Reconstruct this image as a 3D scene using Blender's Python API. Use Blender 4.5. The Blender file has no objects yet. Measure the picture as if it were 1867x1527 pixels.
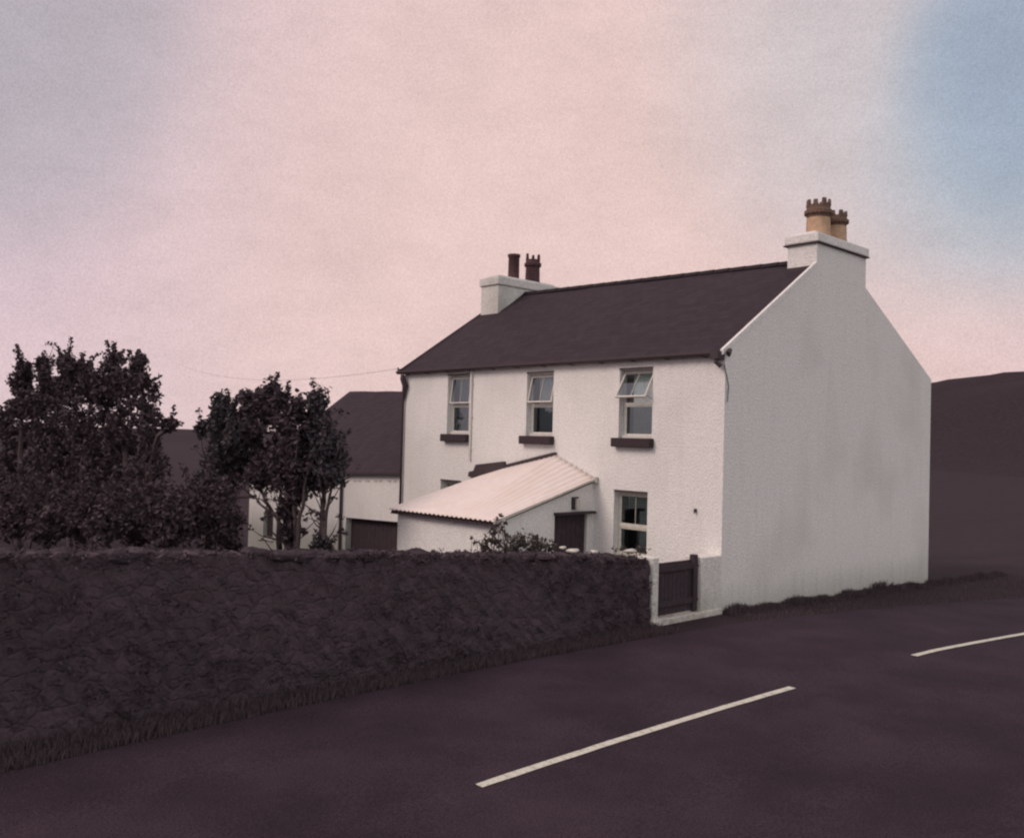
import bpy, math, random
import numpy as np
from mathutils import Vector, Matrix
random.seed(7)
R = math.radians
sc = bpy.context.scene
col = sc.collection

# ------------------------------------------------------------------ camera
CAM = Vector((9.964, -14.5824, 3.1938)); FPX = 1655.37
yaw, pitch, roll = -0.829, 0.0216, 0.0261
fw = Vector((math.sin(yaw)*math.cos(pitch), math.cos(yaw)*math.cos(pitch), math.sin(pitch)))
r0 = Vector((math.cos(yaw), -math.sin(yaw), 0)); u0 = r0.cross(fw)
rt = math.cos(roll)*r0 + math.sin(roll)*u0
up = -math.sin(roll)*r0 + math.cos(roll)*u0
def ray(px, py): return fw + rt*((px-933.5)/FPX) - up*((py-763.5)/FPX)
def at(px, py, axis, val):
    """measured photo point -> world point on the plane axis=val"""
    d = ray(px, py); return CAM + d*((val-CAM[axis])/d[axis])
cd = bpy.data.cameras.new("camera"); cam = bpy.data.objects.new("camera", cd); col.objects.link(cam)
cam.matrix_world = Matrix(((rt.x, up.x, -fw.x, CAM.x), (rt.y, up.y, -fw.y, CAM.y), (rt.z, up.z, -fw.z, CAM.z), (0,0,0,1)))
cd.sensor_fit = 'HORIZONTAL'; cd.sensor_width = 36; cd.lens = FPX/1867*36
cd.clip_start = .1; cd.clip_end = 5000
sc.camera = cam

# ------------------------------------------------------------------ helpers
def tag(o, label=None, cat=None, group=None, kind=None):
    if label: o['label'] = label
    if cat: o['category'] = cat
    if group: o['group'] = group
    if kind: o['kind'] = kind
    return o
class MB:
    def __init__(s): s.v = []; s.f = []
    def add(s, vs, fs):
        b = len(s.v); s.v += [tuple(v) for v in vs]; s.f += [tuple(i+b for i in f) for f in fs]; return s
    def box(s, x0, x1, y0, y1, z0, z1):
        return s.add([(x0,y0,z0),(x1,y0,z0),(x1,y1,z0),(x0,y1,z0),(x0,y0,z1),(x1,y0,z1),(x1,y1,z1),(x0,y1,z1)],
              [(0,3,2,1),(4,5,6,7),(0,1,5,4),(1,2,6,5),(2,3,7,6),(3,0,4,7)])
    def quad(s, a, b, c, d): return s.add([a,b,c,d], [(0,1,2,3)])
    def prism(s, pts, vec):
        n = len(pts); vec = Vector(vec); top = [Vector(p)+vec for p in pts]
        fs = [tuple(range(n))[::-1], tuple(range(n, 2*n))]
        fs += [(i, (i+1) % n, n+(i+1) % n, n+i) for i in range(n)]
        return s.add([tuple(p) for p in pts]+[tuple(p) for p in top], fs)
    def tube(s, pts, rad, n=8, cap=True):
        pts = [Vector(p) for p in pts]
        if not hasattr(rad, '__len__'): rad = [rad]*len(pts)
        vs = []; k = len(pts)
        for i, p in enumerate(pts):
            d = (pts[min(i+1, k-1)]-pts[max(i-1, 0)])
            if d.length < 1e-9: d = Vector((0,0,1))
            d.normalize()
            a = Vector((0,0,1)) if abs(d.z) < .9 else Vector((1,0,0))
            e = d.cross(a).normalized(); g = e.cross(d)
            for j in range(n):
                t = 2*math.pi*j/n; vs.append(p+(e*math.cos(t)+g*math.sin(t))*rad[i])
        fs = []
        for i in range(k-1):
            for j in range(n):
                fs.append((i*n+j, i*n+(j+1) % n, (i+1)*n+(j+1) % n, (i+1)*n+j))
        if cap: fs += [tuple(range(n)), tuple(range((k-1)*n, k*n))[::-1]]
        return s.add(vs, fs)
    def lathe(s, prof, c, n=20):
        vs = []; fs = []
        for (r_, z) in prof:
            for j in range(n):
                t = 2*math.pi*j/n; vs.append((c[0]+r_*math.cos(t), c[1]+r_*math.sin(t), c[2]+z))
        for i in range(len(prof)-1):
            for j in range(n): fs.append((i*n+j, i*n+(j+1) % n, (i+1)*n+(j+1) % n, (i+1)*n+j))
        return s.add(vs, fs)
    def build(s, name, mat, parent=None, smooth=False, bevel=0, fix=True):
        me = bpy.data.meshes.new(name); me.from_pydata(s.v, [], s.f); me.update()
        if fix:
            import bmesh
            bm = bmesh.new(); bm.from_mesh(me); bmesh.ops.recalc_face_normals(bm, faces=bm.faces); bm.to_mesh(me); bm.free()
        o = bpy.data.objects.new(name, me); col.objects.link(o); me.materials.append(mat)
        if parent: o.parent = parent
        if smooth: me.polygons.foreach_set('use_smooth', [True]*len(me.polygons))
        if bevel:
            m = o.modifiers.new('bevel', 'BEVEL'); m.width = bevel; m.segments = 2; m.limit_method = 'ANGLE'
        return o
def empty(name, label, cat, loc=(0,0,0), group=None):
    o = bpy.data.objects.new(name, None); col.objects.link(o); o.location = loc
    return tag(o, label, cat, group)
class Off(MB):
    """mesh whose coordinates are given in world space but stored relative to its thing's base"""
    pass
def finish(root):
    bpy.context.view_layer.update()
    for c in list(root.children):
        c.matrix_parent_inverse = root.matrix_world.inverted()

# ------------------------------------------------------------------ materials
def mat(name, c1, c2=None, scale=6, rough=.85, bump=.0, bscale=40, spec=.3, detail=6, c3=None, s3=.6, dist=.02):
    m = bpy.data.materials.new(name); m.use_nodes = True; nt = m.node_tree; n = nt.nodes; l = nt.links
    b = n['Principled BSDF']; b.inputs['Roughness'].default_value = rough
    b.inputs['Specular IOR Level'].default_value = spec
    tc = n.new('ShaderNodeTexCoord')
    if c2:
        t = n.new('ShaderNodeTexNoise'); t.inputs['Scale'].default_value = scale; t.inputs['Detail'].default_value = detail
        t.inputs['Roughness'].default_value = .65
        l.new(tc.outputs['Object'], t.inputs['Vector'])
        rp = n.new('ShaderNodeValToRGB'); rp.color_ramp.elements[0].position = .35; rp.color_ramp.elements[1].position = .65
        rp.color_ramp.elements[0].color = (*c1, 1); rp.color_ramp.elements[1].color = (*c2, 1)
        l.new(t.outputs['Fac'], rp.inputs['Fac']); out = rp.outputs['Color']
        if c3:
            t3 = n.new('ShaderNodeTexNoise'); t3.inputs['Scale'].default_value = s3; t3.inputs['Detail'].default_value = 4
            l.new(tc.outputs['Object'], t3.inputs['Vector'])
            r3 = n.new('ShaderNodeValToRGB'); r3.color_ramp.elements[0].position = .5; r3.color_ramp.elements[1].position = .72
            l.new(t3.outputs['Fac'], r3.inputs['Fac'])
            mx = n.new('ShaderNodeMixRGB'); l.new(r3.outputs['Color'], mx.inputs['Fac'])
            l.new(out, mx.inputs['Color1']); mx.inputs['Color2'].default_value = (*c3, 1); out = mx.outputs['Color']
        l.new(out, b.inputs['Base Color'])
    else: b.inputs['Base Color'].default_value = (*c1, 1)
    if bump:
        t = n.new('ShaderNodeTexNoise'); t.inputs['Scale'].default_value = bscale; t.inputs['Detail'].default_value = 5
        l.new(tc.outputs['Object'], t.inputs['Vector'])
        bp = n.new('ShaderNodeBump'); bp.inputs['Strength'].default_value = bump; bp.inputs['Distance'].default_value = dist
        l.new(t.outputs['Fac'], bp.inputs['Height']); l.new(bp.outputs['Normal'], b.inputs['Normal'])
    return m
def wall_mat(name, a, b_, stain, low=None):
    """roughcast limewash: fine grain, weather streaks, splash dirt near the ground"""
    m = mat(name, a, b_, scale=9, rough=.95, bump=.55, bscale=26, spec=.1, c3=stain, s3=.55, dist=.03)
    nt = m.node_tree; n = nt.nodes; l = nt.links; bs = n['Principled BSDF']
    src = bs.inputs['Base Color'].links[0].from_socket
    geo = n.new('ShaderNodeNewGeometry')
    mp = n.new('ShaderNodeMapping'); mp.inputs['Scale'].default_value = (5, 5, .45)
    l.new(geo.outputs['Position'], mp.inputs['Vector'])
    st = n.new('ShaderNodeTexNoise'); st.inputs['Scale'].default_value = 1.1; st.inputs['Detail'].default_value = 5
    l.new(mp.outputs['Vector'], st.inputs['Vector'])
    rp = n.new('ShaderNodeValToRGB'); rp.color_ramp.elements[0].position = .52; rp.color_ramp.elements[1].position = .8
    rp.color_ramp.elements[1].color = (.12, .12, .12, 1)
    l.new(st.outputs['Fac'], rp.inputs['Fac'])
    mx = n.new('ShaderNodeMixRGB'); l.new(rp.outputs['Color'], mx.inputs['Fac']); l.new(src, mx.inputs['Color1'])
    mx.inputs['Color2'].default_value = (.42, .38, .33, 1)
    gn = n.new('ShaderNodeTexNoise'); gn.inputs['Scale'].default_value = 30; gn.inputs['Detail'].default_value = 3
    l.new(geo.outputs['Position'], gn.inputs['Vector'])
    gr = n.new('ShaderNodeValToRGB'); gr.color_ramp.elements[0].position = .3; gr.color_ramp.elements[1].position = .7
    gr.color_ramp.elements[0].color = (.80, .79, .81, 1); gr.color_ramp.elements[1].color = (1.12, 1.12, 1.10, 1)
    l.new(gn.outputs['Fac'], gr.inputs['Fac'])
    m2 = n.new('ShaderNodeMixRGB'); m2.blend_type = 'MULTIPLY'; m2.inputs['Fac'].default_value = 1
    l.new(mx.outputs['Color'], m2.inputs['Color1']); l.new(gr.outputs['Color'], m2.inputs['Color2'])
    last = m2.outputs['Color']
    if low is not None:
        sp = n.new('ShaderNodeSeparateXYZ'); l.new(geo.outputs['Position'], sp.inputs[0])
        ad = n.new('ShaderNodeMath'); ad.operation = 'MULTIPLY_ADD'; ad.inputs[1].default_value = .7
        l.new(st.outputs['Fac'], ad.inputs[0]); l.new(sp.outputs['Z'], ad.inputs[2])
        r2 = n.new('ShaderNodeMapRange'); r2.inputs['From Min'].default_value = .15; r2.inputs['From Max'].default_value = .95
        r2.inputs['To Min'].default_value = low; r2.inputs['To Max'].default_value = 0
        l.new(ad.outputs[0], r2.inputs['Value'])
        m3 = n.new('ShaderNodeMixRGB'); l.new(r2.outputs[0], m3.inputs['Fac']); l.new(last, m3.inputs['Color1'])
        m3.inputs['Color2'].default_value = (.26, .27, .2, 1); last = m3.outputs['Color']
    l.new(last, bs.inputs['Base Color'])
    return m
WHITE = wall_mat('limewash', (.74,.73,.71), (.80,.79,.77), (.68,.67,.65), low=.55)
CHIM = wall_mat('weathered_limewash', (.58,.57,.54), (.72,.71,.69), (.44,.43,.39))
PAINT = mat('white_paint', (.56,.54,.51), (.68,.66,.62), scale=12, rough=.45, bump=.05)
OLDPAINT = mat('old_cream_paint', (.46,.44,.38), (.62,.6,.54), scale=14, rough=.7, bump=.2)
DARKSTONE = mat('painted_stone_sill', (0.0324,0.0216,0.0266), (0.0504,0.0346,0.0403), scale=20, rough=.8, bump=.3)
BLACK = mat('black_iron', (.045,.032,.038), (.06,.042,.05), scale=20, rough=.6)
TIMBER = mat('dark_timber', (0.0384,0.0264,0.0328), (0.0576,0.0400,0.0480), scale=9, rough=.8, bump=.3, bscale=18)
POT = mat('buff_clay', (.38,.25,.16), (.52,.36,.24), scale=9, rough=.85, bump=.1)
POTDARK = mat('sooty_red_clay', (.06,.032,.038), (.10,.05,.052), scale=12, rough=.85, bump=.1)
SOOT = mat('sooted_pot_rim', (.08,.052,.052), (.22,.14,.10), scale=25, rough=.9, bump=.1)
BARK = mat('bark', (.06,.042,.048), (.10,.075,.08), scale=16, rough=.95, bump=.6, bscale=24)
CURTAIN = mat('net_curtain', (.62,.62,.64), (.74,.74,.76), scale=12, rough=.95)
DRAPE = mat('dark_drape', (.10,.07,.08), (.13,.09,.10), scale=12, rough=.95)
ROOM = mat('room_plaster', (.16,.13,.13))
PALE = mat('pale_stone', (.38,.35,.31), (.66,.63,.57), scale=8, rough=.9, bump=.4)
LEAD = mat('lead_flashing', (0.0425,0.0306,0.0357), (0.0638,0.0467,0.0527), scale=16, rough=.7, bump=.2)
LINE = mat('road_paint', (.50,.50,.42), (.62,.62,.53), scale=34, rough=.75, bump=.2, c3=(.36,.34,.28), s3=14)
def foliage(name, a, b_, c_):
    m = bpy.data.materials.new(name); m.use_nodes = True; nt = m.node_tree; n = nt.nodes; l = nt.links
    b = n['Principled BSDF']; b.inputs['Roughness'].default_value = .6; b.inputs['Specular IOR Level'].default_value = .25
    g = n.new('ShaderNodeNewGeometry')
    rp = n.new('ShaderNodeValToRGB'); e = rp.color_ramp.elements; e[0].color = (*a, 1); e[1].color = (*c_, 1); e[1].position = 1
    k = e.new(.6); k.color = (*b_, 1)
    l.new(g.outputs['Random Per Island'], rp.inputs['Fac']); l.new(rp.outputs['Color'], b.inputs['Base Color'])
    tr = n.new('ShaderNodeBsdfTranslucent'); l.new(rp.outputs['Color'], tr.inputs['Color'])
    mx = n.new('ShaderNodeMixShader'); mx.inputs['Fac'].default_value = .2
    l.new(b.outputs[0], mx.inputs[1]); l.new(tr.outputs[0], mx.inputs[2]); l.new(mx.outputs[0], n['Material Output'].inputs['Surface'])
    return m
LEAF = foliage('dark_leaves', (0.0527,0.0347,0.0446), (0.0651,0.0453,0.0558), (0.0806,0.0620,0.0713))
LEAF2 = foliage('bluish_leaves', (0.0528,0.0383,0.0475), (0.0627,0.0515,0.0614), (0.0693,0.0739,0.0845))
LEAFR = foliage('rose_leaves', (.06,.045,.048), (.08,.068,.062), (.12,.11,.09))
GRASSB = foliage('dry_grass_blades', (0.0864,0.0612,0.0720), (0.1116,0.0828,0.0936), (0.1368,0.1080,0.1116))
PETAL = foliage('pale_petals', (.45,.38,.36), (.55,.5,.47), (.62,.58,.55))

def ground_mat(name, a, b_, big_a, big_b, rough=.95, fine=90, bump=.5):
    m = mat(name, a, b_, scale=fine, rough=rough, bump=bump, bscale=fine*.6, spec=.12, detail=4, dist=.02)
    nt = m.node_tree; n = nt.nodes; l = nt.links; bs = n['Principled BSDF']
    src = bs.inputs['Base Color'].links[0].from_socket
    geo = n.new('ShaderNodeNewGeometry'); t = n.new('ShaderNodeTexNoise'); t.inputs['Scale'].default_value = .7; t.inputs['Detail'].default_value = 7
    t.inputs['Roughness'].default_value = .6
    l.new(geo.outputs['Position'], t.inputs['Vector'])
    rp = n.new('ShaderNodeValToRGB'); rp.color_ramp.elements[0].position = .3; rp.color_ramp.elements[1].position = .7
    rp.color_ramp.elements[0].color = (*big_a, 1); rp.color_ramp.elements[1].color = (*big_b, 1)
    l.new(t.outputs['Fac'], rp.inputs['Fac'])
    m2 = n.new('ShaderNodeMixRGB'); m2.blend_type = 'MULTIPLY'; m2.inputs['Fac'].default_value = 1
    l.new(src, m2.inputs['Color1']); l.new(rp.outputs['Color'], m2.inputs['Color2']); l.new(m2.outputs['Color'], bs.inputs['Base Color'])
    return m
ASPH = ground_mat('asphalt', (0.0192,0.0133,0.0185), (0.0518,0.0370,0.0488), (.68,.68,.70), (1.28,1.22,1.25), rough=.9, fine=55, bump=.4)
TURF = ground_mat('turf', (.021,.015,.0185), (.044,.032,.039), (.75,.78,.8), (1.2,1.1,1.1), fine=22, bump=.9)
HILLM = ground_mat('heather', (.021,.015,.0195), (.040,.029,.036), (.8,.8,.8), (1.15,1.1,1.1), fine=1.5, bump=.6)
STONE = mat('mossy_rubble', (.056,.039,.048), (.082,.058,.070), scale=26, rough=.95, bump=.5, bscale=22, c3=(.062,.047,.055), s3=2.5, dist=.04)

def rubble(m):
    nt = m.node_tree; n = nt.nodes; l = nt.links; b = n['Principled BSDF']
    src = b.inputs['Base Color'].links[0].from_socket; geo = n.new('ShaderNodeNewGeometry')
    wz = n.new('ShaderNodeTexNoise'); wz.inputs['Scale'].default_value = 3; l.new(geo.outputs['Position'], wz.inputs['Vector'])
    ad = n.new('ShaderNodeVectorMath'); ad.operation = 'MULTIPLY_ADD'; l.new(wz.outputs['Color'], ad.inputs[0]); ad.inputs[1].default_value = (.25,.25,.25); l.new(geo.outputs['Position'], ad.inputs[2])
    mp = n.new('ShaderNodeMapping'); mp.inputs['Scale'].default_value = (1,.62,1.05); l.new(ad.outputs[0], mp.inputs['Vector'])
    v = n.new('ShaderNodeTexVoronoi'); v.feature = 'DISTANCE_TO_EDGE'; v.inputs['Scale'].default_value = 7; l.new(mp.outputs[0], v.inputs['Vector'])
    v2 = n.new('ShaderNodeTexVoronoi'); v2.inputs['Scale'].default_value = 7; l.new(mp.outputs[0], v2.inputs['Vector'])
    mr = n.new('ShaderNodeMapRange'); mr.inputs['From Max'].default_value = .06; mr.inputs['To Min'].default_value = .84; mr.inputs['To Max'].default_value = 1; l.new(v.outputs['Distance'], mr.inputs['Value'])
    bw = n.new('ShaderNodeRGBToBW'); l.new(v2.outputs['Color'], bw.inputs[0])
    m2 = n.new('ShaderNodeMapRange'); m2.inputs['To Min'].default_value = .86; m2.inputs['To Max'].default_value = 1.18; l.new(bw.outputs[0], m2.inputs['Value'])
    mu = n.new('ShaderNodeMath'); mu.operation = 'MULTIPLY'; l.new(mr.outputs[0], mu.inputs[0]); l.new(m2.outputs[0], mu.inputs[1])
    sc_ = n.new('ShaderNodeVectorMath'); sc_.operation = 'SCALE'; l.new(src, sc_.inputs[0]); l.new(mu.outputs[0], sc_.inputs['Scale']); l.new(sc_.outputs[0], b.inputs['Base Color'])
    old = b.inputs['Normal'].links[0].from_node
    bp = n.new('ShaderNodeBump'); bp.inputs['Distance'].default_value = .03; bp.inputs['Strength'].default_value = .4; m3 = n.new('ShaderNodeMapRange'); m3.inputs['From Max'].default_value = .12; l.new(v.outputs['Distance'], m3.inputs['Value'])
    l.new(m3.outputs[0], bp.inputs['Height']); l.new(old.outputs[0], bp.inputs['Normal']); l.new(bp.outputs[0], b.inputs['Normal'])
rubble(STONE)
COPE = mat('darkened_coping', (0.0300,0.0210,0.0270), (0.0495,0.0360,0.0435), scale=14, rough=.95, bump=.6, bscale=20)  # wall stone darkened in colour to offset the sky light on the tops
def slate_mat(name, w=.27, h=.2):
    m = bpy.data.materials.new(name); m.use_nodes = True; nt = m.node_tree; n = nt.nodes; l = nt.links
    b = n['Principled BSDF']; b.inputs['Roughness'].default_value = .75; b.inputs['Specular IOR Level'].default_value = .15
    uv = n.new('ShaderNodeUVMap')
    br = n.new('ShaderNodeTexBrick'); br.inputs['Scale'].default_value = 1; br.inputs['Brick Width'].default_value = w
    br.inputs['Row Height'].default_value = h; br.inputs['Mortar Size'].default_value = .007; br.inputs['Bias'].default_value = 0
    br.inputs['Color1'].default_value = (.031,.022,.028,1); br.inputs['Color2'].default_value = (.040,.030,.037,1); br.inputs['Mortar'].default_value = (.02,.015,.018,1)
    l.new(uv.outputs['UV'], br.inputs['Vector'])
    t = n.new('ShaderNodeTexNoise'); t.inputs['Scale'].default_value = 7; t.inputs['Detail'].default_value = 9; t.inputs['Roughness'].default_value = .8
    l.new(uv.outputs['UV'], t.inputs['Vector'])
    rp = n.new('ShaderNodeValToRGB'); rp.color_ramp.elements[0].position = .3; rp.color_ramp.elements[1].position = .72
    rp.color_ramp.elements[0].color = (.78,.76,.78,1); rp.color_ramp.elements[1].color = (1.25,1.25,1.22,1)
    l.new(t.outputs['Fac'], rp.inputs['Fac'])
    mx = n.new('ShaderNodeMixRGB'); mx.blend_type = 'MULTIPLY'; mx.inputs['Fac'].default_value = 1
    l.new(br.outputs['Color'], mx.inputs['Color1']); l.new(rp.outputs['Color'], mx.inputs['Color2']); l.new(mx.outputs['Color'], b.inputs['Base Color'])
    bp = n.new('ShaderNodeBump'); bp.inputs['Strength'].default_value = .7; bp.inputs['Distance'].default_value = .02
    l.new(br.outputs['Color'], bp.inputs['Height']); l.new(bp.outputs['Normal'], b.inputs['Normal'])
    return m
SLATE = slate_mat('slate')
def glass_mat():
    m = bpy.data.materials.new('window_glass'); m.use_nodes = True; nt = m.node_tree; n = nt.nodes; l = nt.links
    n.remove(n['Principled BSDF'])
    t = n.new('ShaderNodeBsdfTransparent'); t.inputs['Color'].default_value = (.86,.95,.95,1)
    g = n.new('ShaderNodeBsdfGlossy'); g.inputs['Roughness'].default_value = .03; g.inputs['Color'].default_value = (.62,.74,.76,1)
    f = n.new('ShaderNodeFresnel'); f.inputs['IOR'].default_value = 2.5
    mx = n.new('ShaderNodeMixShader'); l.new(f.outputs[0], mx.inputs[0]); l.new(t.outputs[0], mx.inputs[1]); l.new(g.outputs[0], mx.inputs[2])
    l.new(mx.outputs[0], n['Material Output'].inputs['Surface']); return m
GLASS = glass_mat()

# ------------------------------------------------------------------ terrain
def sst(a, b, x):
    if a > b: return 1-sst(b, a, x)
    t = min(1, max(0, (x-a)/(b-a))); return t*t*(3-2*t)
def road_c(y):
    if y > 22: return 3.42+.0075*28.8**2 + .43*(y-22)
    if y < -24: return 3.42+.0075*17.2**2 - .26*(y+24)
    return 3.42+.0075*(y+6.8)**2
def gz(x, y):
    z = -.029*max(0, min(y, 34))
    z += -.95*sst(-.6, -17, x)*(1-sst(-40, -90, x)) if x < -.6 else 0
    xr = x-road_c(y)
    z += 1.45*sst(4.5, 6.1, xr)*(1-sst(6, 24, y))                        # bank on the photographer's side
    d = math.hypot(x, y)
    return z
def lines(lo, hi, c0, c1, s):
    a = []; x = c0
    while x <= c1: a.append(x); x += s
    st = s; x = c1
    while x < hi: st *= 1.22; x += st; a.append(min(x, hi))
    st = s; x = c0; b = []
    while x > lo: st *= 1.22; x -= st; b.append(max(x, lo))
    return sorted(set(b+a))
xs = lines(-1800, 1800, -18, 13, .3); ys = lines(-1800, 1800, -19, 16, .45)
m = MB(); nx = len(xs)
m.v = [(x, y, gz(x, y)) for y in ys for x in xs]
m.f = [(j*nx+i, j*nx+i+1, (j+1)*nx+i+1, (j+1)*nx+i) for j in range(len(ys)-1) for i in range(nx-1)]
tag(m.build('ground', TURF, smooth=True, fix=False), kind='structure')
# road
m = MB(); yy = [y*.5 for y in range(-120, 130)]; K = 9
for y in yy:
    c = road_c(y)
    for i in range(K):
        t = -2.95+7.3*i/(K-1); x = c+t
        m.v.append((x, y, gz(min(x, c+2.9), y)+.012+.05*(1-(min(t,2.95)/2.95)**2)))
m.f = [(j*K+i, j*K+i+1, (j+1)*K+i+1, (j+1)*K+i) for j in range(len(yy)-1) for i in range(K-1)]
tag(m.build('road', ASPH, smooth=True, fix=False), kind='structure')
# centre-line dashes
def dash(y0, y1, label):
    m = MB(); n = 26; rnd = random.Random(int(y0*10))
    for i in range(n+1):
        y = y0+(y1-y0)*i/n; c = 3.70+.006*(y+6.5)**2 if y1 < -2 else 3.93+.085*(y+.77)+.004*(y+.77)*(y-4.8)
        for s in (-1, 1):
            x = c+s*(.052+rnd.uniform(-.004, .004)); m.v.append((x, y, gz(x, y)+.012+.05+.005))
    m.f = [(2*i, 2*i+1, 2*i+3, 2*i+2) for i in range(n)]
    o = m.build('road_marking', LINE, fix=False); tag(o, label, 'road marking', 'centre line dashes on the road'); return o
dash(-9.17, -3.82, 'long worn white centre line dash nearest the camera, on the dark road')
dash(-.66, 4.8, 'white centre line dash further up the road, cut by the right edge of the photo')
# hills
def hill(name, cx, cy, rx, ry, h, rot=0, seed=1, m_=HILLM):
    m = MB(); A, B = 90, 26; rnd = random.Random(seed); ph = [rnd.uniform(0, 6) for _ in range(8)]
    for j in range(B+1):
        for i in range(A):
            a = 2*math.pi*i/A; q = j/B
            X, Y = rx*q*math.cos(a), ry*q*math.sin(a)
            x = cx+X*math.cos(rot)-Y*math.sin(rot); y = cy+X*math.sin(rot)+Y*math.cos(rot)
            z = h*(.5+.5*math.cos(math.pi*q))**1.0
            z += (1-q)*h*.03*(math.sin(x*.11+ph[0])*math.cos(y*.09+ph[1])+.6*math.sin(x*.31+ph[2]+y*.2)+.35*math.sin(x*.9+y*.7+ph[3]))
            m.v.append((x, y, z-2.5))
    m.f = [(j*A+i, j*A+(i+1) % A, (j+1)*A+(i+1) % A, (j+1)*A+i) for j in range(B) for i in range(A)]
    return tag(m.build(name, m_, smooth=True, fix=True), kind='structure')
hill('hill', -23, 364, 420, 200, 38.4, .087, 3)
hill('hill', -420, 150, 210, 260, 6.0, .2, 5)

# ------------------------------------------------------------------ farmhouse
L, D = 10.334, 9.18
def ridge_z(x): return 7.30+(-x)*.021
RY = 3.75
house = empty('farmhouse', 'two storey white rendered farmhouse with slate roof, its gable end on the road', 'house')
openings = [(-8.43,-7.55,3.27,4.77), (-5.46,-4.58,3.27,4.72), (-2.62,-1.73,3.27,4.70), (-8.62,-7.78,.85,2.07), (-2.70,-1.80,.80,2.15)]
TH = .5
def wall_front():
    m = MB(); X = sorted({-L, 0.0, *[o[0] for o in openings], *[o[1] for o in openings]})
    Z = sorted({-.6, 4.97, *[o[2] for o in openings], *[o[3] for o in openings]})
    def hole(x, z): return any(a < x < b and c < z < d for a, b, c, d in openings)
    for i in range(len(X)-1):
        for j in range(len(Z)-1):
            if not hole((X[i]+X[i+1])/2, (Z[j]+Z[j+1])/2):
                m.quad((X[i],0,Z[j]), (X[i+1],0,Z[j]), (X[i+1],0,Z[j+1]), (X[i],0,Z[j+1]))
    for a, b, c, d in openings:
        m.quad((a,0,c),(a,0,d),(a,TH,d),(a,TH,c)); m.quad((b,0,c),(b,TH,c),(b,TH,d),(b,0,d))
        m.quad((a,0,d),(b,0,d),(b,TH,d),(a,TH,d)); m.quad((a,0,c),(a,TH,c),(b,TH,c),(b,0,c))
    # gables, rear and top
    prof = [(0,-.6),(0,4.97),(3.31,7.14),(5.53,6.9),(9.18,5.0),(9.18,-.6)]
    m.add([(0,y,z) for y, z in prof], [tuple(range(6))])
    pl = [(0,-.6),(0,4.97),(2.7,6.72),(RY,7.40),(9.18,5.0),(9.18,-.6)]
    m.add([(-L,y,z) for y, z in pl], [tuple(range(6))[::-1]])
    m.quad((0,D,-.6),(-L,D,-.6),(-L,D,5.0),(0,D,5.0))
    # inner skin of the road gable, standing just proud of the slates
    m.add([(-.04,y,z-.01) for y, z in prof[1:5]]+[(0,y,z) for y, z in prof[1:5]], [(0,1,2,3),(0,4,5,1),(1,5,6,2),(2,6,7,3)])
    return m
wf = wall_front().build('wall', WHITE, house, fix=False)
# room behind the windows
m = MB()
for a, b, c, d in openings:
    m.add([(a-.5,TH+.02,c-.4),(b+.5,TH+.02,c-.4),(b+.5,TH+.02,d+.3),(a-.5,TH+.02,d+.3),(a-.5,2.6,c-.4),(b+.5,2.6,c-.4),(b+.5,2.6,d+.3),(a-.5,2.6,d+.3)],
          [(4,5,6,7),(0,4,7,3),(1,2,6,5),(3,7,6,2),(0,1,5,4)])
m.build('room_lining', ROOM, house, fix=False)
# roof
def roof_mesh(name, front, rear, parent, thick=.07):
    """front/rear: (eave_left, ridge_left, ridge_right, eave_right) each subdivided and slightly uneven, with uv in metres"""
    vs = []; fs = []; uvs = []
    for side in (front, rear):
        el, rl, rr, er = [Vector(p) for p in side]; n, k = 24, 10; b = len(vs)
        for i in range(n+1):
            for j in range(k+1):
                e = el.lerp(er, i/n); g = rl.lerp(rr, i/n); p = e.lerp(g, j/k)
                p.z += .012*math.sin(i*1.3+j*.7)*math.sin(j*.9+i*.31) if 0 < j < k else 0.012*math.sin(i*.8)*(j == k)
                vs.append(p); uvs.append(((er-el).length*i/n, (g-e).length*j/k))
        for i in range(n):
            for j in range(k): fs.append((b+i*(k+1)+j, b+(i+1)*(k+1)+j, b+(i+1)*(k+1)+j+1, b+i*(k+1)+j+1))
    me = bpy.data.meshes.new(name); me.from_pydata([tuple(v) for v in vs], [], fs)
    uvl = me.uv_layers.new(name='UVMap')
    for lp in me.loops: uvl.data[lp.index].uv = uvs[lp.vertex_index]
    me.materials.append(SLATE); o = bpy.data.objects.new(name, me); col.objects.link(o); o.parent = parent
    s = o.modifiers.new('solid', 'SOLIDIFY'); s.thickness = thick; s.offset = 1 if False else -1
    return o
XR, XL = -.045, -L-.06
roof = roof_mesh('roof', ((XL,-.10,4.96),(XL,RY,ridge_z(XL)),(XR,RY,ridge_z(XR)),(XR,-.10,4.96)),
                 ((XR,D+.1,4.93),(XR,RY,ridge_z(XR)-.002),(XL,RY,ridge_z(XL)-.002),(XL,D+.1,4.93)), house)
# ridge tiles
m = MB(); x = XL+.02
while x < XR-.05:
    x1 = min(x+.44, XR); zz = (ridge_z(x)+ridge_z(x1))/2
    m.prism([(x,RY-.16,zz-.07),(x,RY-.05,zz+.035),(x,RY+.05,zz+.035),(x,RY+.16,zz-.07)], (x1-x-.015,0,0)); x = x1
m.build('ridge_tiles', SLATE, roof)
# left verge board
m = MB(); m.prism([(XL-.02,-.12,4.90),(XL-.02,-.12,5.0),(XL-.02,RY,ridge_z(XL)+.02),(XL-.02,RY,ridge_z(XL)-.1)], (.03,0,0))
m.build('verge_board', TIMBER, roof)
m = MB(); m.prism([(-.05,-.10,4.88),(-.05,-.10,4.985),(-.05,3.3,7.165),(-.05,3.3,7.08)], (.065,0,0)); m.build('skew_coping', WHITE, roof)
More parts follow.
